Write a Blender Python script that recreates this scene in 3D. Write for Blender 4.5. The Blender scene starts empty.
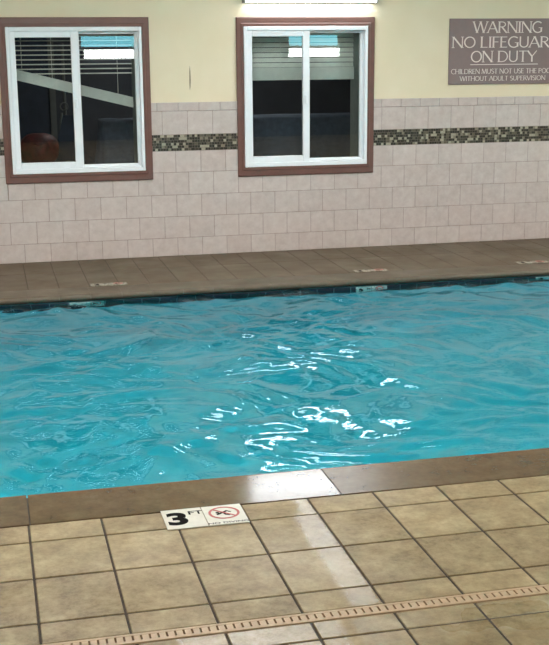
import bpy, bmesh, math, random
import numpy as np
from mathutils import Vector, Matrix, noise

C = bpy.context.scene.collection
random.seed(7)
sc = bpy.context.scene
sc.view_settings.view_transform = 'Standard'
sc.view_settings.look = 'None'
sc.view_settings.gamma = 1
sc.view_settings.use_curve_mapping = False
sc.view_settings.exposure = 0.12
sc.cycles.max_bounces = 10
sc.cycles.transmission_bounces = 8
sc.cycles.transparent_max_bounces = 16
sc.cycles.caustics_refractive = True
sc.cycles.caustics_reflective = False
sc.cycles.use_denoising = True

# ------------------------------------------------------------------ materials
def srgb(r, g, b):
    def f(c):
        c /= 255.0
        return c / 12.92 if c <= 0.04045 else ((c + 0.055) / 1.055) ** 2.4
    return (f(r), f(g), f(b), 1)

class Mat:
    def __init__(s, name):
        s.m = bpy.data.materials.new(name); s.m.use_nodes = True
        s.t = s.m.node_tree; s.n = s.t.nodes; s.l = s.t.links
        s.b = s.n['Principled BSDF']; s.out = s.n['Material Output']
        s.co = s.n.new('ShaderNodeTexCoord').outputs['Object']
    def node(s, kind, **kw):
        n = s.n.new(kind)
        for k, v in kw.items():
            if k in n.inputs: n.inputs[k].default_value = v
            else: setattr(n, k, v)
        return n
    def link(s, a, b): s.l.new(a, b)
    def noise(s, scale, detail=4, rough=.55, vec=None, stretch=None):
        n = s.node('ShaderNodeTexNoise'); n.inputs['Scale'].default_value = scale
        n.inputs['Detail'].default_value = detail; n.inputs['Roughness'].default_value = rough
        v = vec or s.co
        if stretch:
            mp = s.n.new('ShaderNodeMapping'); mp.inputs['Scale'].default_value = stretch
            s.link(v, mp.inputs['Vector']); v = mp.outputs['Vector']
        s.link(v, n.inputs['Vector']); return n.outputs['Fac']
    def ramp(s, fac, stops):
        r = s.n.new('ShaderNodeValToRGB'); e = r.color_ramp.elements
        while len(e) < len(stops): e.new(.5)
        for i, (p, c) in enumerate(stops): e[i].position = p; e[i].color = c if len(c) == 4 else (*c, 1)
        s.link(fac, r.inputs['Fac']); return r.outputs['Color']
    def rng(s, v, a, b, c, d):
        n = s.n.new('ShaderNodeMapRange')
        for i, x in enumerate((a, b, c, d)): n.inputs[i + 1].default_value = x
        s.link(v, n.inputs[0]); return n.outputs[0]
    def math(s, op, a, b=None):
        n = s.n.new('ShaderNodeMath'); n.operation = op
        for i, x in enumerate((a, b)):
            if x is None: continue
            if isinstance(x, (int, float)): n.inputs[i].default_value = x
            else: s.link(x, n.inputs[i])
        return n.outputs[0]
    def mix(s, fac, a, b, mode='MIX'):
        n = s.n.new('ShaderNodeMix'); n.data_type = 'RGBA'; n.blend_type = mode
        for i, x in ((0, fac), (6, a), (7, b)):
            if isinstance(x, (int, float, tuple)): n.inputs[i].default_value = x
            else: s.link(x, n.inputs[i])
        return n.outputs[2]
    def bump(s, h, strength=.3, dist=.002):
        n = s.n.new('ShaderNodeBump'); n.inputs['Strength'].default_value = strength
        n.inputs['Distance'].default_value = dist
        s.link(h, n.inputs['Height']); s.link(n.outputs[0], s.b.inputs['Normal']); return n
    def attr(s, name):
        n = s.n.new('ShaderNodeAttribute'); n.attribute_name = name; return n.outputs['Fac']
    def col(s, c): 
        if isinstance(c, tuple): s.b.inputs['Base Color'].default_value = c
        else: s.link(c, s.b.inputs['Base Color'])
    def set(s, **kw):
        for k, v in kw.items(): s.b.inputs[k.replace('_', ' ')].default_value = v
        return s

def plain(name, c, rough=.5, var=.06, scale=12, bump=.1, **kw):
    m = Mat(name); n = m.noise(scale, 5)
    d = tuple(x * (1 - var * 2) for x in c[:3]) + (1,); u = tuple(min(1, x * (1 + var * 2)) for x in c[:3]) + (1,)
    m.col(m.ramp(n, [(.3, d), (.7, u)])); m.set(Roughness=rough, **kw)
    if bump: m.bump(m.noise(scale * 12, 3), bump, .001)
    return m.m

def emit(name, c, strength):
    m = Mat(name); m.col((.8, .8, .8, 1))
    n = m.noise(3, 1); m.link(m.rng(n, 0, 1, strength * .97, strength * 1.03), m.b.inputs['Emission Strength'])
    m.b.inputs['Emission Color'].default_value = c; return m.m

# painted upper wall
m = Mat('cream_wall_paint'); n = m.noise(2.5, 4)
m.col(m.ramp(n, [(.3, srgb(213, 200, 170)), (.7, srgb(219, 207, 180))])); m.set(Roughness=.55)
m.bump(m.noise(160, 3), .15, .001); PAINT = m.m
# pale ceramic wall tile
m = Mat('pale_wall_tile'); a = m.attr('tone'); n = m.noise(16, 6, .65); n2 = m.noise(5, 3)
c = m.ramp(n, [(.3, srgb(174, 162, 156)), (.5, srgb(186, 175, 170)), (.72, srgb(198, 189, 184))])
c = m.mix(m.rng(n2, .35, .7, 0, .35), c, srgb(186, 168, 158))
c = m.mix(.16, c, m.ramp(a, [(0, srgb(172, 158, 153)), (1, srgb(212, 202, 197))]))
m.col(c); m.set(Roughness=.33); m.bump(n, .25, .002); TILE = m.m
GROUT = plain('wall_grout', srgb(140, 124, 116), .85, .1, 30)
# mosaic band
m = Mat('glass_stone_mosaic'); a = m.attr('tone')
cr = m.ramp(a, [(0, srgb(40, 38, 32)), (.30, srgb(70, 66, 54)), (.46, srgb(100, 94, 80)), (.58, srgb(140, 132, 115)), (.68, srgb(48, 48, 40)), (.84, srgb(176, 169, 150))])
cr.node.color_ramp.interpolation = 'CONSTANT'
m.col(m.mix(m.rng(m.noise(90, 2), .3, .7, 0, .25), cr, srgb(90, 84, 70))); m.set(Roughness=.3); MOSAIC = m.m

def stone(name, lo, mid, hi, rough=(.34, .6), wet=None, tonemix=.22, bump=.35, tonerough=None):
    m = Mat(name); a = m.attr('tone')
    n = m.noise(8, 9, .74); n2 = m.noise(42, 7, .75); n3 = m.noise(2.2, 3)
    c = m.ramp(n, [(.32, lo), (.5, mid), (.68, hi)])
    c = m.mix(m.rng(n2, .45, .75, 0, .45), c, hi); c = m.mix(m.rng(n2, .5, .28, 0, .4), c, lo)
    c = m.mix(tonemix, c, m.ramp(a, [(0, lo), (1, hi)]), 'MIX')
    r = m.rng(n3, .35, .65, *rough)
    b = m.node('ShaderNodeBump'); b.inputs['Strength'].default_value = bump; b.inputs['Distance'].default_value = .002
    hh = n2; m.link(n2, b.inputs['Height'])
    if wet:
        # films of standing water: a smoother, slightly darker skin on the stone
        sx = m.n.new('ShaderNodeSeparateXYZ'); m.link(m.co, sx.inputs[0])
        edge = m.math('MULTIPLY', m.math('SUBTRACT', m.noise(26, 4), .5), .05)
        X = m.math('ADD', sx.outputs[0], edge); Y = m.math('ADD', sx.outputs[1], edge)
        def box(x0, x1, y0, y1, s=.012):
            f = m.math('MULTIPLY', m.rng(X, x0 - s, x0 + s, 0, 1), m.rng(X, x1 + s, x1 - s, 0, 1))
            g = m.math('MULTIPLY', m.rng(Y, y0 - s, y0 + s, 0, 1), m.rng(Y, y1 + s, y1 - s, 0, 1))
            return m.math('MULTIPLY', f, g)
        tot = None
        for w in wet:
            k = box(*w[:4]); k = m.math('MULTIPLY', k, w[4])
            tot = k if tot is None else m.math('MAXIMUM', tot, k)
        r = m.math('ADD', m.math('MULTIPLY', r, m.math('SUBTRACT', 1, tot)), m.math('MULTIPLY', tot, .13))
        c = m.mix(m.math('MULTIPLY', tot, .18), c, lo)
        crk = m.math('MULTIPLY', m.noise(60, 3, .6, stretch=(.6, 1.6, 1)), m.math('MULTIPLY', tot, 1.6))
        b2 = m.node('ShaderNodeBump'); b2.inputs['Strength'].default_value = .8; b2.inputs['Distance'].default_value = .003
        m.link(crk, b2.inputs['Height']); m.link(b2.outputs[0], m.b.inputs['Coat Normal'])
        m.link(m.rng(tot, 0, 1, 0, .6), m.b.inputs['Coat Weight']); m.b.inputs['Coat Roughness'].default_value = .12
    if tonerough: r = m.rng(a, 0, 1, *tonerough)
    m.b.inputs['Specular IOR Level'].default_value = .5 if tonerough else .32
    m.link(r, m.b.inputs['Roughness']); m.link(b.outputs[0], m.b.inputs['Normal']); m.col(c)
    return m.m
NEAR_TILE = stone('tan_deck_tile', srgb(108, 88, 56), srgb(156, 135, 96), srgb(192, 172, 132),
                  wet=[(.775, .828, -5.62, -5.42, 1), (.735, .828, -6.35, -5.60, .9), (.19, .66, -6.75, -6.40, .8), (.70, 2.2, -7.0, -6.43, .5)])
FAR_TILE = stone('taupe_deck_tile', srgb(76, 64, 49), srgb(88, 76, 60), srgb(98, 88, 71), rough=(.5, .7), tonemix=.3, bump=.15)
NEAR_COPING = stone('smooth_brown_coping', srgb(82, 62, 41), srgb(98, 77, 52), srgb(110, 90, 65), tonerough=(.14, .30), tonemix=0, bump=.02)
FAR_COPING = stone('weathered_coping', srgb(70, 61, 48), srgb(82, 72, 58), srgb(95, 86, 71), rough=(.4, .6), bump=.1)
DECK_GROUT = plain('deck_grout', srgb(56, 43, 27), .8, .12, 40)
FAR_GROUT = plain('far_deck_grout', srgb(64, 53, 39), .8, .1, 40)
BROWN = plain('brown_trim', srgb(106, 74, 66), .42, .05, 8)
VINYL = plain('white_vinyl', srgb(226, 232, 236), .3, .01, 20, 0)
GASKET = plain('grey_gasket', srgb(96, 100, 104), .6, .05)
METAL = plain('lamp_metal', srgb(150, 150, 150), .35, .03, 20, 0, Metallic=.7)
SIGN = plain('sign_mauve_brown', srgb(122, 104, 102), .5, .02, 20)
LETTER = plain('sign_letters', srgb(226, 214, 206), .5, .01, 20, 0)
MARK_WHITE = plain('marker_white', srgb(222, 218, 205), .35, .03, 40, 0)
m = Mat('worn_marker'); m.col(m.ramp(m.noise(60, 3, .6), [(.42, srgb(92, 84, 68)), (.60, srgb(158, 152, 138))])); m.set(Roughness=.5); WORN = m.m
m = Mat('wet_marker'); m.col(m.ramp(m.noise(45, 3, .6), [(.40, srgb(70, 120, 126)), (.58, srgb(150, 176, 172))])); m.set(Roughness=.3); WETMARK = m.m
MARK_BLACK = plain('marker_black', srgb(12, 11, 10), .9, .05, 40, 0); MARK_BLACK.node_tree.nodes['Principled BSDF'].inputs['Specular IOR Level'].default_value = .1
MARK_RED = plain('marker_red', srgb(176, 62, 56), .4, .05, 40, 0)
DRAIN = plain('tan_drain', srgb(190, 162, 128), .5, .06, 30)
DARK = plain('dark_void', srgb(30, 24, 18), .8, .1)
NAVY = plain('navy_waterline_tile', srgb(8, 20, 38), .3, .15, 9, 0)
PALE_GROUT = plain('pale_grout', srgb(84, 104, 112), .6, .05)
BLIND = plain('blind_vinyl', srgb(236, 238, 226), .5, .03, 20, 0)
OFFICE = plain('office_wall', srgb(58, 62, 70), .8, .08, 4)
CLOTH = plain('dark_cloth', srgb(72, 82, 96), .9, .1, 20)
RED = plain('dark_red_fabric', srgb(74, 14, 10), .6, .35, 22)
FRAMEGREY = plain('grey_upright', srgb(92, 96, 92), .6, .05)
NAVYCLOTH = plain('navy_fabric', srgb(34, 48, 66), .8, .1)
REVEAL = plain('window_reveal_plaster', srgb(140, 148, 140), .7, .05, 20)
SLATE = plain('darkened_unseen_wall', srgb(84, 88, 92), .6, .04, 6)  # unseen wall made dark so the window panes reflect less
CEIL = plain('ceiling_white', srgb(225, 222, 210), .8, .02, 6)
SCUFF = plain('scuff_grey', srgb(128, 120, 100), .8, .1, 60)
CHALK = plain('rust_brown_edge', srgb(120, 92, 70), .6, .1)

# pool plaster
m = Mat('aqua_pool_plaster'); n = m.noise(3, 5); n2 = m.noise(11, 4)
c = m.ramp(n, [(.3, (.015, .34, .42, 1)), (.7, (.04, .46, .54, 1))])
m.col(m.mix(m.rng(n2, .4, .7, 0, .25), c, (.16, .62, .68, 1))); m.set(Roughness=.6); PLASTER = m.m
# water
m = Mat('pool_water'); m.n.remove(m.b)
g = m.n.new('ShaderNodeBsdfRefraction'); g.inputs['IOR'].default_value = 1.333; g.inputs['Roughness'].default_value = 0
g.inputs['Color'].default_value = (.42, .95, 1, 1)
gg = m.n.new('ShaderNodeBsdfGlossy'); gg.inputs['Roughness'].default_value = 0; gg.inputs['Color'].default_value = (.84, .97, 1, 1)
fz = m.n.new('ShaderNodeFresnel'); fz.inputs['IOR'].default_value = 1.333; mz = m.n.new('ShaderNodeMixShader')
b = m.n.new('ShaderNodeBump'); b.inputs['Strength'].default_value = .35; b.inputs['Distance'].default_value = .004
m.link(m.noise(22, 2, .5, stretch=(.7, 1, 1)), b.inputs['Height'])
for q in (g, gg, fz): m.link(b.outputs[0], q.inputs['Normal'])
m.link(fz.outputs[0], mz.inputs[0]); m.link(g.outputs[0], mz.inputs[1]); m.link(gg.outputs[0], mz.inputs[2])
m.link(mz.outputs[0], m.out.inputs['Surface']); WATER = m.m
# window glass: thin pane, part mirror part clear
m = Mat('window_glass'); m.n.remove(m.b)
tr = m.n.new('ShaderNodeBsdfTransparent'); tr.inputs[0].default_value = (.93, .96, .96, 1)
gl = m.n.new('ShaderNodeBsdfGlossy'); gl.inputs['Roughness'].default_value = 0
fr = m.n.new('ShaderNodeFresnel'); fr.inputs[0].default_value = 1.5
mx = m.n.new('ShaderNodeMixShader')
k = m.rng(m.noise(1.5, 1), 0, 1, .98, 1.02)
m.link(m.math('MULTIPLY', m.math('MULTIPLY', fr.outputs[0], 1.4), k), mx.inputs[0])
m.link(tr.outputs[0], mx.inputs[1]); m.link(gl.outputs[0], mx.inputs[2]); m.link(mx.outputs[0], m.out.inputs['Surface'])
GLASS = m.m
LAMP = emit('lamp_lens', (.90, .95, 1, 1), 17)
LAMP2 = emit('far_lamp_lens', (1, 1, .97, 1), 16)
CEIL_LAMP = emit('ceiling_lens', (1, .98, .95, 1), 9.5)
POOLSIDE_FILL = emit('poolside_fill_lens', (1, .97, .965, 1), 35)
POOL_FILL = emit('pool_fill_lens', (.9, 1, 1, 1), 38)
DAYPANE = emit('frosted_daylight_pane', (.25, .85, 1, 1), 6)

# ------------------------------------------------------------------ mesh builder
class MB:
    def __init__(s): s.v = []; s.f = []; s.tone = []
    def box(s, x0, x1, y0, y1, z0, z1, tone=.5, ch=0):
        b = len(s.v)
        if ch:   # chamfered along the top and front edges: inset of the +z or -y face is made with 12 extra verts
            s._bev(x0, x1, y0, y1, z0, z1, ch, tone); return
        s.v += [(x0,y0,z0),(x1,y0,z0),(x1,y1,z0),(x0,y1,z0),(x0,y0,z1),(x1,y0,z1),(x1,y1,z1),(x0,y1,z1)]
        for q in ((3,2,1,0),(4,5,6,7),(0,1,5,4),(1,2,6,5),(2,3,7,6),(3,0,4,7)):
            s.f.append(tuple(b + i for i in q)); s.tone.append(tone)
    def _bev(s, x0, x1, y0, y1, z0, z1, c, tone):
        lo = (x0, y0, z0); hi = (x1, y1, z1); vs = {}
        b = len(s.v)
        for i in (0, 1):
            for j in (0, 1):
                for k in (0, 1):
                    for ax in range(3):
                        p = []
                        for a, (w, sg) in enumerate(zip((i, j, k), (1, 1, 1))):
                            e = hi[a] if w else lo[a]
                            if a != ax: e += -c if w else c
                            p.append(e)
                        vs[(i, j, k, ax)] = b + len(vs); s.v.append(tuple(p))
        F = []
        for ax in range(3):
            o = [a for a in range(3) if a != ax]
            for w in (0, 1):
                q = []
                for (u, v) in ((0,0),(1,0),(1,1),(0,1)):
                    key = [0,0,0]; key[ax] = w; key[o[0]] = u; key[o[1]] = v
                    q.append(vs[(*key, ax)])
                F.append(q)
        for ax in range(3):     # edges along ax
            o = [a for a in range(3) if a != ax]
            for u in (0, 1):
                for v in (0, 1):
                    k0 = [0,0,0]; k0[o[0]] = u; k0[o[1]] = v; k1 = list(k0); k1[ax] = 1
                    F.append([vs[(*k0, o[0])], vs[(*k1, o[0])], vs[(*k1, o[1])], vs[(*k0, o[1])]])
        for i in (0, 1):
            for j in (0, 1):
                for k in (0, 1): F.append([vs[(i,j,k,0)], vs[(i,j,k,1)], vs[(i,j,k,2)]])
        for q in F: s.f.append(tuple(q)); s.tone.append(tone)
    def prism(s, poly, y0, y1, axis='xz', tone=.5):
        n = len(poly); b = len(s.v)
        for d in (y0, y1):
            for (p, q) in poly:
                s.v.append({'xz': (p, d, q), 'xy': (p, q, d), 'yz': (d, p, q)}[axis])
        s.f.append(tuple(b + i for i in range(n))); s.f.append(tuple(b + n + i for i in reversed(range(n))))
        s.tone += [tone] * 2
        for i in range(n):
            j = (i + 1) % n; s.f.append((b + j, b + i, b + n + i, b + n + j)); s.tone.append(tone)
    def tube(s, pts, r, seg=10, tone=.5):
        b = len(s.v); n = len(pts)
        for i, p in enumerate(pts):
            p = Vector(p); a = Vector(pts[max(i-1,0)]); c = Vector(pts[min(i+1,n-1)])
            t = (c - a).normalized(); u = t.orthogonal().normalized() if i == 0 else (u - t * u.dot(t)).normalized()
            w = t.cross(u); rr = r[i] if isinstance(r, (list, tuple)) else r
            for k in range(seg):
                an = 2 * math.pi * k / seg; s.v.append(tuple(p + (u * math.cos(an) + w * math.sin(an)) * rr))
        for i in range(n - 1):
            for k in range(seg):
                k2 = (k + 1) % seg
                s.f.append((b+i*seg+k, b+i*seg+k2, b+(i+1)*seg+k2, b+(i+1)*seg+k)); s.tone.append(tone)
        s.f.append(tuple(b + k for k in reversed(range(seg)))); s.f.append(tuple(b + (n-1)*seg + k for k in range(seg))); s.tone += [tone]*2
    def build(s, name, mat, parent=None, origin=(0, 0, 0), smooth=False):
        me = bpy.data.meshes.new(name)
        ox, oy, oz = origin
        me.from_pydata([(x - ox, y - oy, z - oz) for x, y, z in s.v], [], s.f)
        at = me.attributes.new('tone', 'FLOAT', 'FACE'); at.data.foreach_set('value', s.tone)
        bm = bmesh.new(); bm.from_mesh(me); bmesh.ops.recalc_face_normals(bm, faces=bm.faces); bm.to_mesh(me); bm.free()
        me.materials.append(mat)
        if smooth: me.polygons.foreach_set('use_smooth', [True] * len(me.polygons))
        o = bpy.data.objects.new(name, me); C.objects.link(o); o.location = origin
        if parent:
            o.parent = parent
            w = Matrix.Translation(parent.location) if parent.parent is None else Matrix.Translation(parent.location + parent.parent.location)
            o.location = Vector(origin) - w.translation
        return o

def bx(name, mat, dims, parent=None, origin=(0,0,0), ch=0):
    b = MB(); b.box(*dims, ch=ch); return b.build(name, mat, parent, origin)
def empty(name, loc, label=None, cat=None, group=None, kind=None, rz=0):
    o = bpy.data.objects.new(name, None); C.objects.link(o); o.location = loc; o.rotation_euler[2] = rz
    return tag(o, label, cat, group, kind)
def tag(o, label=None, cat=None, group=None, kind=None):
    for k, v in (('label', label), ('category', cat), ('group', group), ('kind', kind)):
        if v: o[k] = v
    return o
# every mesh keeps world coordinates with origin (0,0,0) unless told; children of an Empty at L get vertices relative to L
def part(name, mb, mat, parent, smooth=False, label=None):
    """vertices of mb are world coordinates; the part's origin sits on its parent's origin"""
    L = parent.matrix_basis.translation.copy(); q = parent.parent
    while q: L += q.matrix_basis.translation; q = q.parent
    mb.v = [(x - L.x, y - L.y, z - L.z) for x, y, z in mb.v]
    me_o = mb.build(name, mat, None, (0, 0, 0), smooth); me_o.parent = parent; me_o.location = (0, 0, 0)
    if label: me_o['label'] = label
    return me_o

# ------------------------------------------------------------------ dimensions
T = .2032
XL, XR = -2.6, 7.4          # side walls
YN = -13.0                  # wall behind the camera
H = 2.62
TH = .29                    # thickness of the tiled wall
W1, W2 = -.008, 1.833         # window offsets
OUT = (-.108, 1.040, .626, 1.882)    # brown trim outside (window-local x0,x1,z0,z1)
HOLE = (-.05, .98, .70, 1.81)
WY = -5.142; FY = -1.405    # pool edges of the copings
WZ = -.058                  # water level

# ------------------------------------------------------------------ tiled wall
def rects_minus(rects, hole):
    out = []
    for (a, b, c, d) in rects:
        x0, x1, z0, z1 = hole
        if b <= x0 or a >= x1 or d <= z0 or c >= z1: out.append((a, b, c, d)); continue
        if a < x0: out.append((a, x0, c, d))
        if b > x1: out.append((x1, b, c, d))
        m0, m1 = max(a, x0), min(b, x1)
        if c < z0: out.append((m0, m1, c, z0))
        if d > z1: out.append((m0, m1, z1, d))
    return out
wall = MB()
body = [(XL, XR, -1.3, H)]
for w in (W1, W2): body = rects_minus(body, (w + HOLE[0], w + HOLE[1], HOLE[2], HOLE[3]))
for a, b, c, d in body: wall.box(a, b, 0, TH, c, d)
WB = wall.build('wall_back', PAINT); WB['kind'] = 'structure'
Z = [0, .1475, .321, .4963, .6772, .8472, .9751, 1.1601, 1.2294]
holes = [(w + OUT[0] + .01, w + OUT[1] - .01, OUT[2] + .01, OUT[3]) for w in (W1, W2)]
def tile_rects(z0, z1, pitch, off, g):
    k = math.floor((XL - off) / pitch); r = []
    x = off + k * pitch
    while x < XR:
        r.append((max(x + g, XL), min(x + pitch - g, XR), z0 + g, z1 - g)); x += pitch
    return [q for q in r if q[1] - q[0] > .004]
tb = MB(); capb = MB()
for i, off in ((0, 0), (1, .5), (2, 0), (3, .5), (4, 0), (6, .5)):
    rs = tile_rects(Z[i], Z[i+1], T, off * T, .0016)
    for (a, b, c, d) in rs:
        t = random.random()
        q = [(a, b, c, d)]
        for h in holes: q = rects_minus(q, h)
        for (e, f, g_, h_) in q:
            if f - e > .006 and h_ - g_ > .006: tb.box(e, f, -.010, 0, g_, h_, t, ch=.0012)
part('wall_tile', tb, TILE, WB)
rs = tile_rects(Z[7], Z[8], .1694, 1.077, .0014)
for (a, b, c, d) in rs:
    q = [(a, b, c, d)]
    for h in holes: q = rects_minus(q, h)
    for (e, f, g_, h_) in q:
        if f - e > .006: capb.box(e, f, -.013, 0, g_, h_ , random.random(), ch=.003)
part('cap_tile', capb, TILE, WB)
gb = MB(); q = [(XL, XR, 0, Z[8] - .003)]
for h in holes: q = rects_minus(q, h)
for (a, b, c, d) in q: gb.box(a, b, -.0075, 0, c, d)
part('grout', gb, GROUT, WB)
mo = MB(); rows = 6; ph = (Z[6] - Z[5]) / rows
for r in range(rows):
    x = XL
    while x < XR - .04:
        wd = ph * random.choice((1, 1, 1, 1, 1, 1.5))
        q = [(x + .001, x + wd - .001, Z[5] + r * ph + .001, Z[5] + (r + 1) * ph - .001)]
        for h in holes: q = rects_minus(q, h)
        for (e, f, g_, h_) in q: mo.box(e, f, -.0105, -.004, g_, h_, random.random())
        x += wd
mosaic = part('mosaic_band', mo, MOSAIC, WB)
# gouge in the paint between the windows
s = MB(); s.prism([(1.346, 1.322), (1.352, 1.34), (1.356, 1.40), (1.354, 1.47), (1.350, 1.512), (1.346, 1.47), (1.344, 1.38)], -.002, .001)
part('paint_scuff', s, SCUFF, WB)

def simple(name, mb, mat, kind='structure'):
    o = mb.build(name, mat); o['kind'] = kind; return o
b = MB(); b.box(XL - .15, XL, YN, TH, -1.3, H); simple('wall_left', b, PAINT)
b = MB(); b.box(XR, XR + .15, YN, TH, -1.3, H); simple('wall_right', b, PAINT)
b = MB(); b.box(XL - .15, XR + .15, YN - .15, YN, -1.3, H); simple('wall_front', b, SLATE)
b = MB(); b.box(XL - .15, XR + .15, YN - .15, TH, H, H + .1); simple('ceiling', b, CEIL)

# ------------------------------------------------------------------ decks
def deck(name, grout, tile_mat, y0, y1, xp, xoff, ylines, g, zt, xr=(XL, XR)):
    s_ = MB(); s_.box(xr[0], xr[1], y0, y1, -.10, zt - .0028); base = simple(name, s_, grout)
    t_ = MB()
    k = math.floor((xr[0] - xoff) / xp); xs = []
    x = xoff + k * xp
    while x < xr[1]: xs.append(x); x += xp
    for i in range(len(ylines) - 1):
        a, b_ = ylines[i], ylines[i+1]
        for x in xs:
            p, q_ = max(x + g, xr[0]), min(x + xp - g, xr[1])
            if q_ - p > .01: t_.box(p, q_, a + g, b_ - g, -.02, zt + random.uniform(-.0004, .0004), random.random(), ch=.0022)
    part('deck_tile', t_, tile_mat, base); return base
near_y = [-6.3535]; 
ylist = [-6.3535, -6.2217, -5.9125, -5.6167, -5.4585]
FL = deck('floor', DECK_GROUT, NEAR_TILE, -6.3535, WY - .3165, .2547, -.1883, ylist, .0038, 0)
yb = [-6.412, -6.520]
while yb[-1] > YN: yb.append(max(yb[-1] - .302, YN - .0))
yb = [y for y in yb if y >= YN]; yb = sorted(set(yb))
FL2 = deck('floor', DECK_GROUT, NEAR_TILE, YN, -6.412, .2547, -.1883 + .0085, yb, .0038, 0)
FD = deck('floor', FAR_GROUT, FAR_TILE, -1.128, 0, .2145, -.022, [-1.128, -.505, 0], .0032, 0)

# linear drain
dr = empty('trench_drain', (2.4, -6.383, 0), 'tan slotted trench drain set flush across the near deck tiles', 'drain')
d = MB(); y0, y1 = -6.410, -6.3555
d.box(XL, XR, y0, y0 + .014, -.03, .0015, ch=.001); d.box(XL, XR, y1 - .012, y1, -.03, .0015, ch=.001)
x = XL
while x < XR:
    d.box(x, min(x + .0185, XR), y0 + .014, y1 - .012, -.012, .0008); x += .0245
part('slotted_cover', d, DRAIN, dr)
d = MB(); d.box(XL, XR, y0, y1, -.08, -.03); part('channel', d, DARK, dr)

# ------------------------------------------------------------------ copings
def bullnose(name, mat, ylo, yhi, xs, zt, th, front, g=.002):
    """slabs between successive xs; front=+1: rounded edge on the +y side, -1 on the -y side"""
    m_ = MB(); r = th / 2
    for a, b_ in zip(xs, xs[1:]):
        poly = []
        N = 10
        if front > 0:
            poly = [(ylo, zt - th), (yhi - r, zt - th)]
            poly += [(yhi - r + r * math.sin(t), zt - r - r * math.cos(t)) for t in [math.pi * k / N for k in range(1, N)]]
            poly += [(yhi - r, zt), (ylo + .002, zt), (ylo, zt - .002)]
        else:
            poly = [(yhi, zt - th), (yhi, zt - .002), (yhi - .002, zt), (ylo + r, zt)]
            poly += [(ylo + r - r * math.sin(t), zt - r + r * math.cos(t)) for t in [math.pi * k / N for k in range(1, N)]]
            poly += [(ylo + r, zt - th)]
        m_.prism(poly, a + g, b_ - g, 'yz', random.random() if front < 0 else (0 if -.2 < a < 0 else .75))
    o = m_.build(name, mat); o['kind'] = 'structure'; return o
xs = [XL] + [-.183 + 1.149 * k for k in range(-2, 7)] + [XR]
NC = bullnose('pool_coping', NEAR_COPING, -5.456, WY, xs, .0005, .05, 1, .0025)
b = MB(); b.box(XL, XR, -5.4565, WY - .04, -.048, -.004); part('joint_mortar', b, DECK_GROUT, NC)
xs = [XL]; x = -2.4
while x < XR: xs.append(x); x += .2145
xs.append(XR)
FC = bullnose('pool_coping', FAR_COPING, FY, -1.131, xs, .0005, .048, -1, .0008)
b = MB(); b.box(XL, XR, FY + .03, -1.13, -.047, -.003); part('joint_mortar', b, FAR_GROUT, FC)

# ------------------------------------------------------------------ basin and water
PW = WY - .02; PF = FY + .018
bs = MB()
bs.box(XL, XR, PW, PF, -1.15, -1.05)
bs.box(XL, XR, PW - .25, PW, -1.15, -.05)
bs.box(XL, XR, PF, PF + .25, -1.15, -.05)
basin = simple('pool_basin', bs, PLASTER)
for (yy, sg) in ((PF, -1), (PW, 1)):
    nb = MB(); x = -2.55
    if sg > 0:
        while x < XR: nb.box(x + .003, x + .1235, yy - .001, yy + .008, -.20, -.052); x += .1265
    else:
        while x < XR: nb.box(x + .003, x + .1235, yy - .008, yy + .001, -.20, -.052); x += .1265
    wt = part('waterline_tile', nb, NAVY, basin)
    nb = MB(); nb.box(XL, XR, min(yy, yy + sg * .004), max(yy, yy + sg * .004), -.20, -.050); part('tile_grout', nb, PALE_GROUT, basin)
# water surface
def water_mesh():
    x0, x1, y0, y1 = XL, XR, PW, PF
    dx = .018; nx = int((x1 - x0) / dx); ny = int((y1 - y0) / dx)
    X, Y = np.meshgrid(np.linspace(x0, x1, nx), np.linspace(y0, y1, ny), indexing='ij')
    rs = np.random.RandomState(11); Zs = np.zeros_like(X)
    wx = .10 * np.sin(2.1 * X + 1.3 * Y + .5) + .07 * np.sin(3.7 * Y - 1.9 * X + 2) + .04 * np.sin(7 * X + 5 * Y)
    wy = .10 * np.sin(1.7 * X - 2.3 * Y + 1.1) + .07 * np.sin(4.3 * X + 2.2 * Y + .3) + .04 * np.sin(8 * Y - 4 * X)
    Xw, Yw = X + wx, Y + wy
    for lam, amp, n in ((1.2, .0034, 5), (.55, .0052, 9), (.30, .0036, 12), (.17, .0026, 14), (.095, .0009, 10)):
        for _ in range(n):
            th = rs.normal(math.pi / 2, .95); l = lam * rs.uniform(.75, 1.3); kk = 2 * math.pi / l
            ph_ = kk * (Xw * math.cos(th) + Yw * math.sin(th)) + rs.uniform(0, 6.28)
            Zs += amp / math.sqrt(n) * 1.13 * np.sin(ph_)
    V = np.stack([X, Y, WZ + Zs], -1).reshape(-1, 3)
    i = np.arange(nx - 1)[:, None] * ny + np.arange(ny - 1)[None, :]
    F = np.stack([i, i + ny, i + ny + 1, i + 1], -1).reshape(-1, 4)
    me = bpy.data.meshes.new('pool_water')
    me.vertices.add(len(V)); me.vertices.foreach_set('co', V.ravel())
    me.loops.add(F.size); me.loops.foreach_set('vertex_index', F.ravel())
    me.polygons.add(len(F)); me.polygons.foreach_set('loop_start', np.arange(0, F.size, 4))
    me.polygons.foreach_set('use_smooth', np.ones(len(F), bool))
    me.update(calc_edges=True); me.validate(); me.materials.append(WATER)
    o = bpy.data.objects.new('pool_water', me); C.objects.link(o); o['kind'] = 'structure'; return o
water_mesh()
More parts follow.
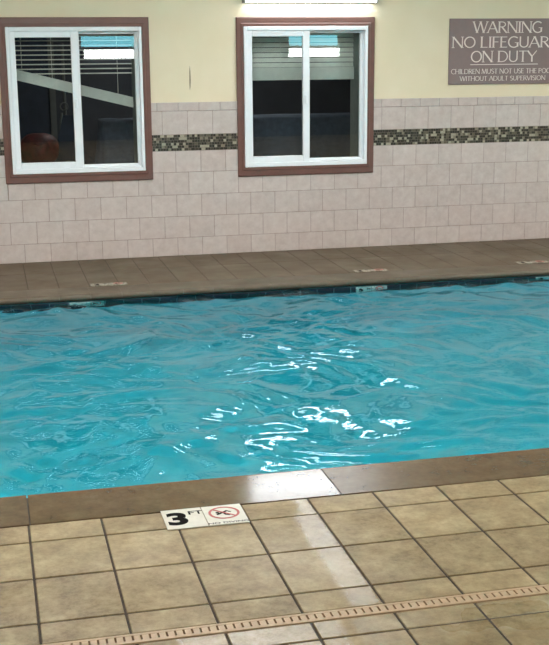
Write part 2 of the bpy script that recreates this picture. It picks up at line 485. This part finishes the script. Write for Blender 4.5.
# fill lamps added out of view in the near pool wall to brighten the basin
def disc(mb, cx, y0, y1, cz, r, n=28):
    mb.prism([(cx + r * math.cos(2 * math.pi * k / n), cz + r * math.sin(2 * math.pi * k / n)) for k in range(n)], y0, y1)
for i, x in enumerate((-1.6, -.2, 1.2, 2.6, 4.0, 5.4)):
    L = empty('pool_fill_light', (x, PW, -.5), 'round added fill light under water in the near pool wall', 'pool light', 'added underwater fill lights')
    b = MB(); disc(b, x, PW - .0, PW + .02, -.5, .15); part('rim', b, METAL, L)
    b = MB(); disc(b, x, PW + .02, PW + .03, -.5, .13); part('lens', b, POOL_FILL, L)

# ------------------------------------------------------------------ windows
def frame_boxes(mb, o, i, y0, y1, ch=.003):
    (a, b_, c, d), (e, f, g_, h_) = o, i
    mb.box(a, e, y0, y1, c, d, ch=ch); mb.box(f, b_, y0, y1, c, d, ch=ch)
    mb.box(e, f, y0, y1, c, g_, ch=ch); mb.box(e, f, y0, y1, h_, d, ch=ch)
def mitred(mb, o, i, prof):
    """prof: list of (t 0..1 from outer to inner, y) — moulding swept round the rectangle with mitred corners"""
    b0 = len(mb.v); n = len(prof)
    for (sx, sz) in ((0, 0), (1, 0), (1, 1), (0, 1)):
        for t, y in prof:
            xo, xi = (o[0], i[0]) if sx == 0 else (o[1], i[1]); zo, zi = (o[2], i[2]) if sz == 0 else (o[3], i[3])
            mb.v.append((xo + (xi - xo) * t, y, zo + (zi - zo) * t))
    for c in range(4):
        d = (c + 1) % 4
        for k in range(n):
            k2 = (k + 1) % n; mb.f.append((b0 + c*n + k, b0 + d*n + k, b0 + d*n + k2, b0 + c*n + k2)); mb.tone.append(.5)
def sh(r, w): return (r[0] + w, r[1] + w, r[2], r[3])
for idx, w in enumerate((W1, W2)):
    W = empty('window_%d' % (idx + 1), (w + .466, 0, .70), kind='structure')
    m_ = MB(); mitred(m_, sh(OUT, w), sh((-.052, .982, .702, 1.808), w),
        [(0, 0), (0, -.020), (.08, -.024), (.62, -.025), (.70, -.031), (.94, -.031), (1, -.026), (1, 0)])
    part('window_trim', m_, BROWN, W)
    m_ = MB(); frame_boxes(m_, sh((-.05, .98, .70, 1.81), w), sh((-.022, .957, .735, 1.778), w), -.034, .07)
    part('window_frame', m_, VINYL, W)
    # sliding left sash stands proud, fixed right sash sits further in
    S = MB(); frame_boxes(S, sh((-.022, .492, .735, 1.778), w), sh((.018, .435, .785, 1.732), w), -.024, .012)
    S = part('sash', S, VINYL, W)
    g_ = MB(); g_.box(w + .016, w + .437, -.006, -.002, .783, 1.734); part('glass_pane', g_, GLASS, S)
    l_ = MB(); l_.box(w + .4495, w + .4695, -.036, -.023, 1.20, 1.27, ch=.003); part('latch', l_, VINYL, S)
    S = MB(); frame_boxes(S, sh((.455, .957, .735, 1.778), w), sh((.502, .928, .757, 1.757), w), .014, .05)
    S = part('sash', S, VINYL, W)
    g_ = MB(); g_.box(w + .500, w + .930, .030, .034, .755, 1.759); part('glass_pane', g_, GLASS, S)
    r_ = MB(); a, b_, c, d = sh((-.05, .98, .70, 1.81), w)
    frame_boxes(r_, (a, b_, c, d), (a + .02, b_ - .048, c + .006, d - .006), .07, TH, ch=0)
    part('window_reveal', r_, REVEAL, W)

# venetian blinds behind the glass
def blind(w, y, zl, zr, nslat, label, bh, slope_gap, c_=.0215, tilt=.009):
    x0, x1 = w - .035, w + .925
    B = empty('venetian_blind', (w + .466, y, 1.80), label, 'blind', 'half raised blinds in the windows')
    b = MB(); b.box(x0, x1, y - .025, y + .025, 1.765, 1.803, ch=.003); part('head_rail', b, BLIND, B)
    s_ = MB(); 
    for k in range(nslat):
        z = 1.745 - k * slope_gap
        v0 = len(s_.v)
        for xx in (x0, x1):
            zz = z
            for t in (-1, -.5, 0, .5, 1):
                s_.v.append((xx, y + c_ * t, zz + .004 * (1 - t * t) + tilt * t))
        for t in range(4): s_.f.append((v0+t, v0+t+1, v0+6+t, v0+5+t)); s_.tone.append(.5)
    part('slat', s_, BLIND, B)
    r_ = MB(); r_.prism([(x0, zl), (x1, zr), (x1, zr + bh), (x0, zl + bh)], y - .022, y + .022)
    part('bottom_rail', r_, BLIND, B)
    for cx in (x0 + .10, x0 + .33, x1 - .12):
        f = (cx - x0) / (x1 - x0); c_ = MB(); c_.tube([(cx, y - .027, 1.77), (cx, y - .027, zl + (zr - zl) * f)], .0018, 6)
        part('cord', c_, BLIND, B)
blind(W1, .19, 1.425, 1.185, 9, 'crooked half raised blind sagging to the right in the left window', .082, .036, .0215, .004)
blind(W2, .19, 1.385, 1.385, 8, 'level half raised blind with a thick slat stack in the right window', .10, .040, .006, .0175)

# ------------------------------------------------------------------ dim room beyond the windows
rm = MB()
X0, X1, Y0, Y1 = -1.6, 4.6, TH, 3.2
rm.box(X0, X1, Y1, Y1 + .1, 0, H); rm.box(X0 - .1, X0, Y0, Y1, 0, H); rm.box(X1, X1 + .1, Y0, Y1, 0, H)
rm.box(X0, X1, Y0, Y1, H, H + .1); rm.box(X0, X1, Y0, Y1, -.1, 0)
simple('room_beyond', rm, OFFICE)
def drape(x0, x1, y0, y1, zt, label, seed):
    """a cloth thrown over a waist-high rack: flat top, folded skirt"""
    rs = random.Random(seed); D = empty('cloth_cover', ((x0 + x1) / 2, (y0 + y1) / 2, 0), label, 'cloth', 'cloths beyond the windows')
    m_ = MB(); n = 120; per = []
    for k in range(n):
        t = k / n * 4; e = int(t); f = t - e
        p = [(x0 + (x1 - x0) * f, y0), (x1, y0 + (y1 - y0) * f), (x1 - (x1 - x0) * f, y1), (x0, y1 - (y1 - y0) * f)][e]
        nn = [(0, -1), (1, 0), (0, 1), (-1, 0)][e]; per.append((p, nn))
    lev = [1, .97, .8, .5, .02]
    ph = [rs.uniform(0, 6) for _ in range(4)]
    for L in lev:
        out = (1 - L)
        for k, (p, nn) in enumerate(per):
            a = .06 * out * (math.sin(k * .55 + ph[0]) + .6 * math.sin(k * 1.13 + ph[1])) + .05 * out
            m_.v.append((p[0] + nn[0] * a, p[1] + nn[1] * a, zt * L + .006 * math.sin(k * .5 + ph[2])))
            
    for j in range(len(lev) - 1):
        for k in range(n):
            k2 = (k + 1) % n; m_.f.append((j*n+k, j*n+k2, (j+1)*n+k2, (j+1)*n+k)); m_.tone.append(.5)
    m_.f.append(tuple(reversed(range(n)))); m_.tone.append(.5)
    part('skirt', m_, CLOTH, D, smooth=True)
drape(.72, 1.50, .75, 1.15, 1.05, 'dark grey cloth hanging in folds behind the left window', 3)
drape(2.0, 3.45, .75, 1.25, 1.05, 'dark grey cloth hanging in folds behind the right window', 5)
# rounded red bag on a low cabinet, left window
cab = MB(); cab.box(-.35, .25, .42, .80, 0, .70, ch=.01)
cb = cab.build('low_cabinet', OFFICE); tag(cb, 'low dark cabinet under the red bag behind the left window', 'cabinet')
bag = MB(); n, mrow = 28, 14; cx, cy, cz, rx, ry, rz = .175, .60, .838, .165, .14, .136
for i in range(mrow + 1):
    phi = math.pi * i / mrow
    for k in range(n):
        th = 2 * math.pi * k / n
        r = 1 + .05 * math.sin(5 * th + 2 * phi) + .03 * math.sin(9 * th)
        bag.v.append((cx + rx * r * math.sin(phi) ** .7 * math.cos(th), cy + ry * r * math.sin(phi) ** .7 * math.sin(th), cz + rz * math.cos(phi)))
for i in range(mrow):
    for k in range(n):
        k2 = (k+1) % n; bag.f.append((i*n+k, i*n+k2, (i+1)*n+k2, (i+1)*n+k)); bag.tone.append(.5)
bag_o = MB(); BG = empty('soft_bag', (cx, cy, .702), 'rounded dark red bag low behind the left pane of the left window', 'bag')
part('bag_body', bag, RED, BG, smooth=True)
hd = MB(); hd.tube([(cx - .05, cy - .12, cz + .06), (cx, cy - .15, cz + .045), (cx + .05, cy - .12, cz + .06)], .007, 8)
part('handle', hd, RED, BG, smooth=True)
# tall door with pale edges on the rear wall and a navy jacket on a stand
D = empty('door_1', (.05, 3.18, 0), kind='structure')
d = MB(); d.box(-.30, .42, 3.15, 3.2, 0, 2.05); part('door_panel', d, NAVYCLOTH, D)
d = MB(); d.box(-.36, -.30, 3.12, 3.2, 0, 2.1); d.box(.42, .48, 3.12, 3.2, 0, 2.1); d.box(-.30, .42, 3.12, 3.2, 2.05, 2.1); part('door_frame', d, FRAMEGREY, D)
st = empty('coat_stand', (.47, 1.62, 0), 'grey upright stand behind the left pane of the left window', 'stand')
p_ = MB(); p_.tube([(.47, 1.62, .02), (.47, 1.62, 1.7)], .014, 10); part('pole', p_, FRAMEGREY, st)
p_ = MB(); p_.tube([(.47, 1.62, 0), (.47, 1.62, .03)], .14, 20); part('base', p_, FRAMEGREY, st)
p_ = MB(); p_.tube([(.46 + .035 * math.cos(a), 1.60, 1.14 + .035 * math.sin(a)) for a in [k * .63 for k in range(11)]], .006, 8); part('hook_ring', p_, FRAMEGREY, st)
ck = empty('folded_chair', (.36, .75, 0), 'navy folded chair leaning behind the left pane of the left window', 'chair')
p_ = MB(); p_.prism([(.30, .72), (.46, .72), (.50, 1.10), (.40, 1.10)], .86, .885); part('backrest', p_, NAVYCLOTH, ck)
p_ = MB(); p_.tube([(.27, .87, .0), (.39, .87, 1.12)], .010, 8); part('side_rail', p_, FRAMEGREY, ck)
p_ = MB(); p_.tube([(.50, .87, .0), (.51, .87, 1.12)], .010, 8); part('side_rail', p_, FRAMEGREY, ck)
# small framed picture on the rear wall seen in the right window
pic = empty('picture_frame', (3.08, 3.18, 1.45), 'small dark framed picture on the rear wall seen through the right window', 'picture')
p_ = MB(); frame_boxes(p_, (2.98, 3.18, 1.40, 1.53), (3.0, 3.16, 1.42, 1.51), 3.175, 3.2, ch=0); part('frame', p_, DARK, pic)
p_ = MB(); p_.box(3.0, 3.16, 3.19, 3.2, 1.42, 1.51); part('picture_panel', p_, NAVYCLOTH, pic)
# its ceiling lamp, added unseen to brighten the blinds and interior
ol = empty('unseen_ceiling_light', (1.6, 1.6, H), 'added ceiling fill light of the room beyond the windows', 'ceiling light')
p_ = MB(); p_.box(1.1, 2.1, 1.45, 1.75, H - .05, H, ch=.004); part('housing', p_, METAL, ol)
p_ = MB(); p_.box(1.13, 2.07, 1.48, 1.72, H - .055, H - .05); part('diffuser', p_, emit('office_fill_lens', (1, .98, .96, 1), 26.0), ol)

# ------------------------------------------------------------------ wall lamp over the right window, and its like behind the camera
def wall_light(x0, x1, ywall, z0, z1, face, label, mat, group='wall lights'):
    """face -1: hangs on a wall and faces -y; +1 faces +y"""
    L = empty('wall_light', ((x0 + x1) / 2, ywall, z0), label, 'wall light', group)
    def B(mb, a, b_, d0, d1, c, d, ch=0):
        y = sorted((ywall + face * d0, ywall + face * d1)); mb.box(a, b_, y[0], y[1], c, d, ch=ch)
    m_ = MB(); B(m_, x0, x1, 0, .028, z0 - .004, z1 + .012, .003); B(m_, x0, x1, 0.028, .085, z1, z1 + .012, .003)
    part('housing', m_, METAL, L)
    for a, b_ in ((x0 - .012, x0), (x1, x1 + .012)):
        m_ = MB(); B(m_, a, b_, 0, .095, z0 - .006, z1 + .014, .003); part('end_cap', m_, METAL, L)
    m_ = MB(); poly = [(.028, z0), (.075, z0), (.09, z0 + .012), (.09, z1 - .002), (.028, z1 - .002)]
    m_.prism([(ywall + face * p, q) for p, q in poly], x0 + .002, x1 - .002, 'yz'); part('lens', m_, mat, L)
wall_light(1.79, 2.862, 0, 1.995, 2.13, -1, 'long white lit wall light just above the right window', LAMP)
wall_light(1.60, 2.78, YN, 1.49, 1.655, 1, 'lit wall light facing the left window', LAMP2)
wall_light(5.44, 6.46, YN, 1.49, 1.655, 1, 'lit wall light facing the right window', LAMP2)
for i, (a, b_) in enumerate(((1.56, 2.78), (5.46, 6.44))):
    W = empty('window_%d' % (i + 3), ((a + b_) / 2, YN, 1.75), kind='structure')
    f = MB(); frame_boxes(f, (a - .04, b_ + .04, 1.675, 1.93), (a, b_, 1.70, 1.89), YN, YN + .04); part('window_frame', f, VINYL, W)
    f = MB(); f.box(a, b_, YN, YN + .02, 1.70, 1.89); part('frosted_pane', f, DAYPANE, W)

# unseen ceiling lights for the deck; pool row added to brighten the wall
for i, (x, y) in enumerate(((-.6, -8.2), (2.4, -8.2), (5.4, -8.2), (.9, -10.8), (3.9, -10.8), (-1.2, -3.1), (.7, -3.1), (2.15, -1.35), (4.5, -3.1), (6.2, -3.1))):
    L = empty('unseen_ceiling_light', (x, y, H), 'flat white unseen ceiling light panel over the pool hall', 'ceiling light', 'ceiling light panels')
    p_ = MB(); frame_boxes(p_, (x - .62, x + .62, y - .32, y + .32), (x - .6, x + .6, y - .3, y + .3), 0, 1, ch=0)
    p_ = MB(); p_.box(x - .62, x + .62, y - .32, y + .32, H - .03, H); part('housing', p_, METAL, L)
    p_ = MB(); p_.box(x - .60, x + .60, y - .30, y + .30, H - .036, H - .03); part('diffuser', p_, CEIL_LAMP if y < -5 or y > -2 else POOLSIDE_FILL, L)

# ------------------------------------------------------------------ lettering: thin/thick stroke capitals with small serifs
def arc(cx, cy, rx, ry, a0, a1, n=10):
    return [(cx + rx * math.cos(math.radians(a0 + (a1 - a0) * k / n)), cy + ry * math.sin(math.radians(a0 + (a1 - a0) * k / n))) for k in range(n + 1)]
TK, TN = .115, .065
GL = {  # advance width, list of (polyline, thickness)
 'W': (1.12, [([(0,1),(.28,0)],TK),([(.28,0),(.54,1)],TN),([(.54,1),(.80,0)],TK),([(.80,0),(1.08,1)],TN)]),
 'A': (.82, [([(0,0),(.38,1)],TN),([(.38,1),(.78,0)],TK),([(.15,.36),(.62,.36)],TN)]),
 'R': (.72, [([(.1,0),(.1,1)],TK),([(.1,.96)]+arc(.30,.74,.27,.22,90,-90)+[(.1,.52)],TN*1.15),([(.30,.52),(.68,0)],TK)]),
 'N': (.86, [([(.08,0),(.08,1)],TN),([(.08,1),(.76,0)],TK),([(.76,0),(.76,1)],TN)]),
 'I': (.28, [([(.13,0),(.13,1)],TK)]),
 'G': (.84, [(arc(.46,.5,.40,.48,48,300,16)+[(.72,.12)],TK*.85),([(.74,.08),(.74,.44)],TK),([(.52,.44),(.82,.44)],TN*.8)]),
 'O': (.90, [(arc(.45,.5,.38,.47,0,360,22),TK*.82)]),
 'L': (.60, [([(.1,0),(.1,1)],TK),([(.1,.04),(.54,.04)],TN)]),
 'F': (.58, [([(.1,0),(.1,1)],TK),([(.1,.96),(.54,.96)],TN),([(.1,.52),(.46,.52)],TN)]),
 'E': (.60, [([(.1,0),(.1,1)],TK),([(.1,.96),(.54,.96)],TN),([(.1,.52),(.46,.52)],TN),([(.1,.04),(.56,.04)],TN)]),
 'U': (.80, [([(.1,1),(.1,.32)]+arc(.39,.32,.29,.29,180,360)+[(.68,1)],TK*.8)]),
 'D': (.84, [([(.1,0),(.1,1)],TK),([(.1,.96),(.30,.96)]+arc(.34,.5,.42,.46,90,-90,14)+[(.1,.04)],TN*1.2)]),
 'T': (.70, [([(.34,0),(.34,1)],TK),([(.02,.96),(.66,.96)],TN)]),
 'Y': (.76, [([(.0,1),(.36,.48)],TK),([(.72,1),(.36,.48)],TN),([(.36,.5),(.36,0)],TK)]),
 'C': (.78, [(arc(.46,.5,.40,.48,48,312,18),TK*.85)]),
 'H': (.84, [([(.1,0),(.1,1)],TK),([(.72,0),(.72,1)],TK),([(.1,.52),(.72,.52)],TN)]),
 'M': (1.02, [([(.06,0),(.14,1)],TN),([(.14,1),(.48,.06)],TK),([(.48,.06),(.82,1)],TN),([(.82,1),(.92,0)],TK)]),
 'S': (.60, [(arc(.30,.74,.22,.22,40,270,10)+arc(.30,.27,.24,.24,90,-140,12),TK*.85)]),
 'P': (.64, [([(.1,0),(.1,1)],TK),([(.1,.96)]+arc(.30,.73,.27,.23,90,-90)+[(.1,.50)],TN*1.15)]),
 'V': (.76, [([(0,1),(.36,0)],TK),([(.36,0),(.72,1)],TN)]),
 ' ': (.34, []),
}
def stroke(mb, pts, w, f, y0, y1):
    n = len(pts); Lp, Rp = [], []
    for i in range(n):
        a = Vector(pts[max(i-1,0)]); b_ = Vector(pts[min(i+1,n-1)]); t = (b_ - a)
        if t.length < 1e-6: t = Vector((0, 1))
        t.normalize(); nn = Vector((-t.y, t.x)) * w / 2; p = Vector(pts[i])
        Lp.append(f(p + nn)); Rp.append(f(p - nn))
    b0 = len(mb.v)
    for d in (y0, y1):
        for p in Lp + Rp: mb.v.append((p[0], d, p[1]))
    m2 = 2 * n
    for i in range(n - 1):
        mb.f.append((b0+i, b0+i+1, b0+n+i+1, b0+n+i)); mb.f.append((b0+m2+i, b0+m2+n+i, b0+m2+n+i+1, b0+m2+i+1))
        mb.f.append((b0+i, b0+m2+i, b0+m2+i+1, b0+i+1)); mb.f.append((b0+n+i, b0+n+i+1, b0+m2+n+i+1, b0+m2+n+i)); mb.tone += [.5]*4
def text(s_, x0, x1, z0, h, y0, y1, serif=True, wk=1):
    tot = sum(GL[c][0] for c in s_); sx = (x1 - x0) / tot; mb = MB(); x = x0
    for c in s_:
        adv, st_ = GL[c]
        f = lambda p, x=x: (x + p[0] * sx, z0 + p[1] * h)
        for pts, w in st_:
            stroke(mb, pts, w * wk, f, y0, y1)
            if serif and len(pts) == 2 and abs(pts[0][1] - pts[1][1]) > .9:
                for p in pts:
                    zc = .02 if p[1] < .5 else .98
                    stroke(mb, [(p[0] - .11, zc), (p[0] + .11, zc)], .045 * wk, f, y0, y1)
        x += adv * sx
    return mb
SX0, SX1, SZ0, SZ1 = 3.524, 4.555, 1.333, 1.868
SG = empty('warning_sign', ((SX0 + SX1) / 2, 0, SZ0), 'mauve brown warning sign with pale raised capitals on the cream wall', 'sign')
b = MB(); b.box(SX0, SX1, -.012, -.0005, SZ0, SZ1, ch=.002); part('board', b, SIGN, SG)
for nm, tx, a, b_, z, h in (('lettering', 'WARNING', 3.735, 4.355, 1.752, .092), ('lettering', 'NO LIFEGUARD', 3.548, 4.525, 1.632, .090),
                            ('lettering', 'ON DUTY', 3.715, 4.315, 1.514, .092),
                            ('lettering', 'CHILDREN MUST NOT USE THE POOL', 3.545, 4.475, 1.420, .040), ('lettering', 'WITHOUT ADULT SUPERVISION', 3.625, 4.40, 1.362, .038)):
    part(nm, text(tx, a, b_, z, h, -.0145, -.0115, True, 1 if h > .05 else .95), LETTER, SG)
b = MB(); b.box(3.715, 4.325, -.0145, -.0115, 1.492, 1.498); part('underline', b, LETTER, SG)

# ------------------------------------------------------------------ depth markers
def font_mesh(s_, size, bold=0.0, sx=1.0):
    cu = bpy.data.curves.new('lettering', 'FONT'); cu.body = s_; cu.size = size; cu.offset = bold; cu.extrude = .0004
    cu.align_x = 'CENTER'; cu.align_y = 'CENTER'
    o = bpy.data.objects.new('lettering', cu); C.objects.link(o)
    bpy.context.view_layer.update()
    me = bpy.data.meshes.new_from_object(o.evaluated_get(bpy.context.evaluated_depsgraph_get()))
    bpy.data.objects.remove(o)
    xs_ = [v.co.x for v in me.vertices]; ys_ = [v.co.y for v in me.vertices]
    cx_, cy_ = (min(xs_) + max(xs_)) / 2, (min(ys_) + max(ys_)) / 2
    for v in me.vertices: v.co.x = (v.co.x - cx_) * sx; v.co.y -= cy_
    return me
def put(me, name, mat, parent, x, y, z):
    me = me.copy(); me.name = name; me.materials.clear(); me.materials.append(mat)
    o = bpy.data.objects.new(name, me); C.objects.link(o); o.parent = parent; o.location = (x, y, z); return o
F3 = font_mesh('3', 1, .045, 1.25); FFT = font_mesh('FT', 1, .02, 1.1); FND = font_mesh('NO DIVING', 1, .012, 1.0)
def scaled(me, h, s_=1):
    me = me.copy(); ys_ = [v.co.y for v in me.vertices]; k = h / (max(ys_) - min(ys_))
    for v in me.vertices: v.co.x *= k * s_; v.co.y *= k; v.co.z *= .5
    return me
def marker_pair(loc, rot, w, h, labels, group=None, detail=True, face=None):
    """depth tile (w x h) and no diving tile side by side; local x right, local y up, lying in the local xy plane"""
    th = .004
    A = empty('depth_marker', loc, labels[0], 'depth marker', group); A.rotation_euler = rot
    b = MB(); b.box(-w/2, w/2, -h/2, h/2, 0, th, ch=.0008); o = b.build('tile', face or MARK_WHITE); o.parent = A
    put(scaled(F3, h * .66, .86 if w > h * .7 else .8), 'numeral', MARK_BLACK, A, -w * .17, 0, th)
    put(scaled(FFT, h * .19), 'unit_lettering', MARK_BLACK, A, w * .33, h * .25, th)
    R_ = Matrix.LocRotScale(None, A.rotation_euler, None)
    B_ = empty('no_diving_marker', Vector(loc) + R_ @ Vector((w + .0025, 0, 0)), labels[1], 'safety marker', group); B_.rotation_euler = rot
    b = MB(); b.box(-w/2, w/2, -h/2, h/2, 0, th, ch=.0008); o = b.build('tile', face or MARK_WHITE); o.parent = B_
    r = min(w, h) * .39; r2 = r * .84; ring = MB(); n = 36; cy = h * .09
    b0 = 0
    for z_ in (th, th + .0006):
        for rr in (r, r2):
            for k in range(n): a = 2 * math.pi * k / n; ring.v.append((rr * math.cos(a), cy + rr * math.sin(a), z_))
    for k in range(n):
        k2 = (k + 1) % n
        ring.f += [(2*n+k, 2*n+k2, 3*n+k2, 3*n+k), (k, k2, 2*n+k2, 2*n+k), (n+k, 3*n+k, 3*n+k2, n+k2), (k, n+k, n+k2, k2)]; ring.tone += [.5]*4
    def strip2(mb, pts, wd, z0=th, z1=th + .0006):
        t_ = MB(); stroke(t_, pts, wd, lambda p: (p[0], p[1]), z0, z1); base = len(mb.v)
        mb.v += [(x, z, y) for x, y, z in t_.v]; mb.f += [tuple(base + i for i in q) for q in t_.f]; mb.tone += t_.tone
    strip2(ring, [(-r2 * .72, cy + r2 * .72), (r2 * .72, cy - r2 * .72)], r * .14, th + .0003, th + .0010)
    o = ring.build('prohibition_ring', MARK_RED); o.parent = B_
    fg = MB()  # diving figure: arms, trunk, legs, head, water line
    strip2(fg, [(-r*.5, cy - r*.25), (-r*.1, cy + r*.05), (r*.25, cy + r*.3)], r * .17)
    strip2(fg, [(-r*.05, cy + r*.08), (r*.05, cy - r*.30), (r*.32, cy - r*.42)], r * .13)
    strip2(fg, [(r*.20, cy + r*.28), (r*.46, cy + r*.05)], r * .11)
    fg.prism([(-r*.42 + r*.12*math.cos(k*.628), cy + r*.08 + r*.12*math.sin(k*.628)) for k in range(10)], th, th + .0006, 'xy')
    o = fg.build('diver_symbol', MARK_BLACK); o.parent = B_
    if detail: put(scaled(FND, h * .085, 1.35), 'caption_lettering', MARK_BLACK, B_, 0, -h * .41, th)
marker_pair((.353, -5.5475, .0006), (0, 0, 0), .145, .178,
    ('white "3 FT" depth marker tile on the near deck edge', 'white no diving marker tile with red ring beside the near 3 FT tile'))
for i, x in enumerate((.545, 2.51, 3.83)):
    pos = ('left', 'middle', 'right')[i]
    marker_pair((x - .065, -1.085, .0006), (0, 0, 0), .128, .085,
        ('faded depth marker on the far deck, %s one of the three pairs' % pos, 'faded no diving marker on the far deck, %s one of the three pairs' % pos), 'far deck markers', False, WORN)
for i, x in enumerate((.36, 2.415, 3.83)):
    pos = ('left', 'middle', 'right')[i]
    marker_pair((x - .06, PF - .0085, -.098), (math.pi / 2, 0, 0), .118, .09,
        ('depth marker at the far waterline, %s one of the three pairs' % pos, 'no diving marker at the far waterline, %s one of the three pairs' % pos), 'waterline markers', False, WETMARK)

# ------------------------------------------------------------------ world, camera
wd = bpy.data.worlds.new('World'); sc.world = wd; wd.use_nodes = True
wd.node_tree.nodes['Background'].inputs[0].default_value = (.6, .75, 1, 1); wd.node_tree.nodes['Background'].inputs[1].default_value = .3
cam = bpy.data.cameras.new('camera'); co = bpy.data.objects.new('camera', cam); C.objects.link(co)
cam.sensor_fit = 'HORIZONTAL'; cam.sensor_width = 36; cam.lens = 1189.72 / 549 * 36
yaw, pit, roll = -.2359, .2255, .0075
ca, sa, cb, sb, cg, sg = math.cos(yaw), math.sin(yaw), math.cos(pit), math.sin(pit), math.cos(roll), math.sin(roll)
f = Vector((-sa * cb, ca * cb, -sb)); r0 = Vector((ca, sa, 0)); d0 = f.cross(r0)
r = cg * r0 + sg * d0; d = -sg * r0 + cg * d0
M = Matrix(((r.x, -d.x, -f.x, -.2585), (r.y, -d.y, -f.y, -9.49), (r.z, -d.z, -f.z, 1.6298), (0, 0, 0, 1)))
co.matrix_world = M; cam.clip_start = .05; sc.camera = co
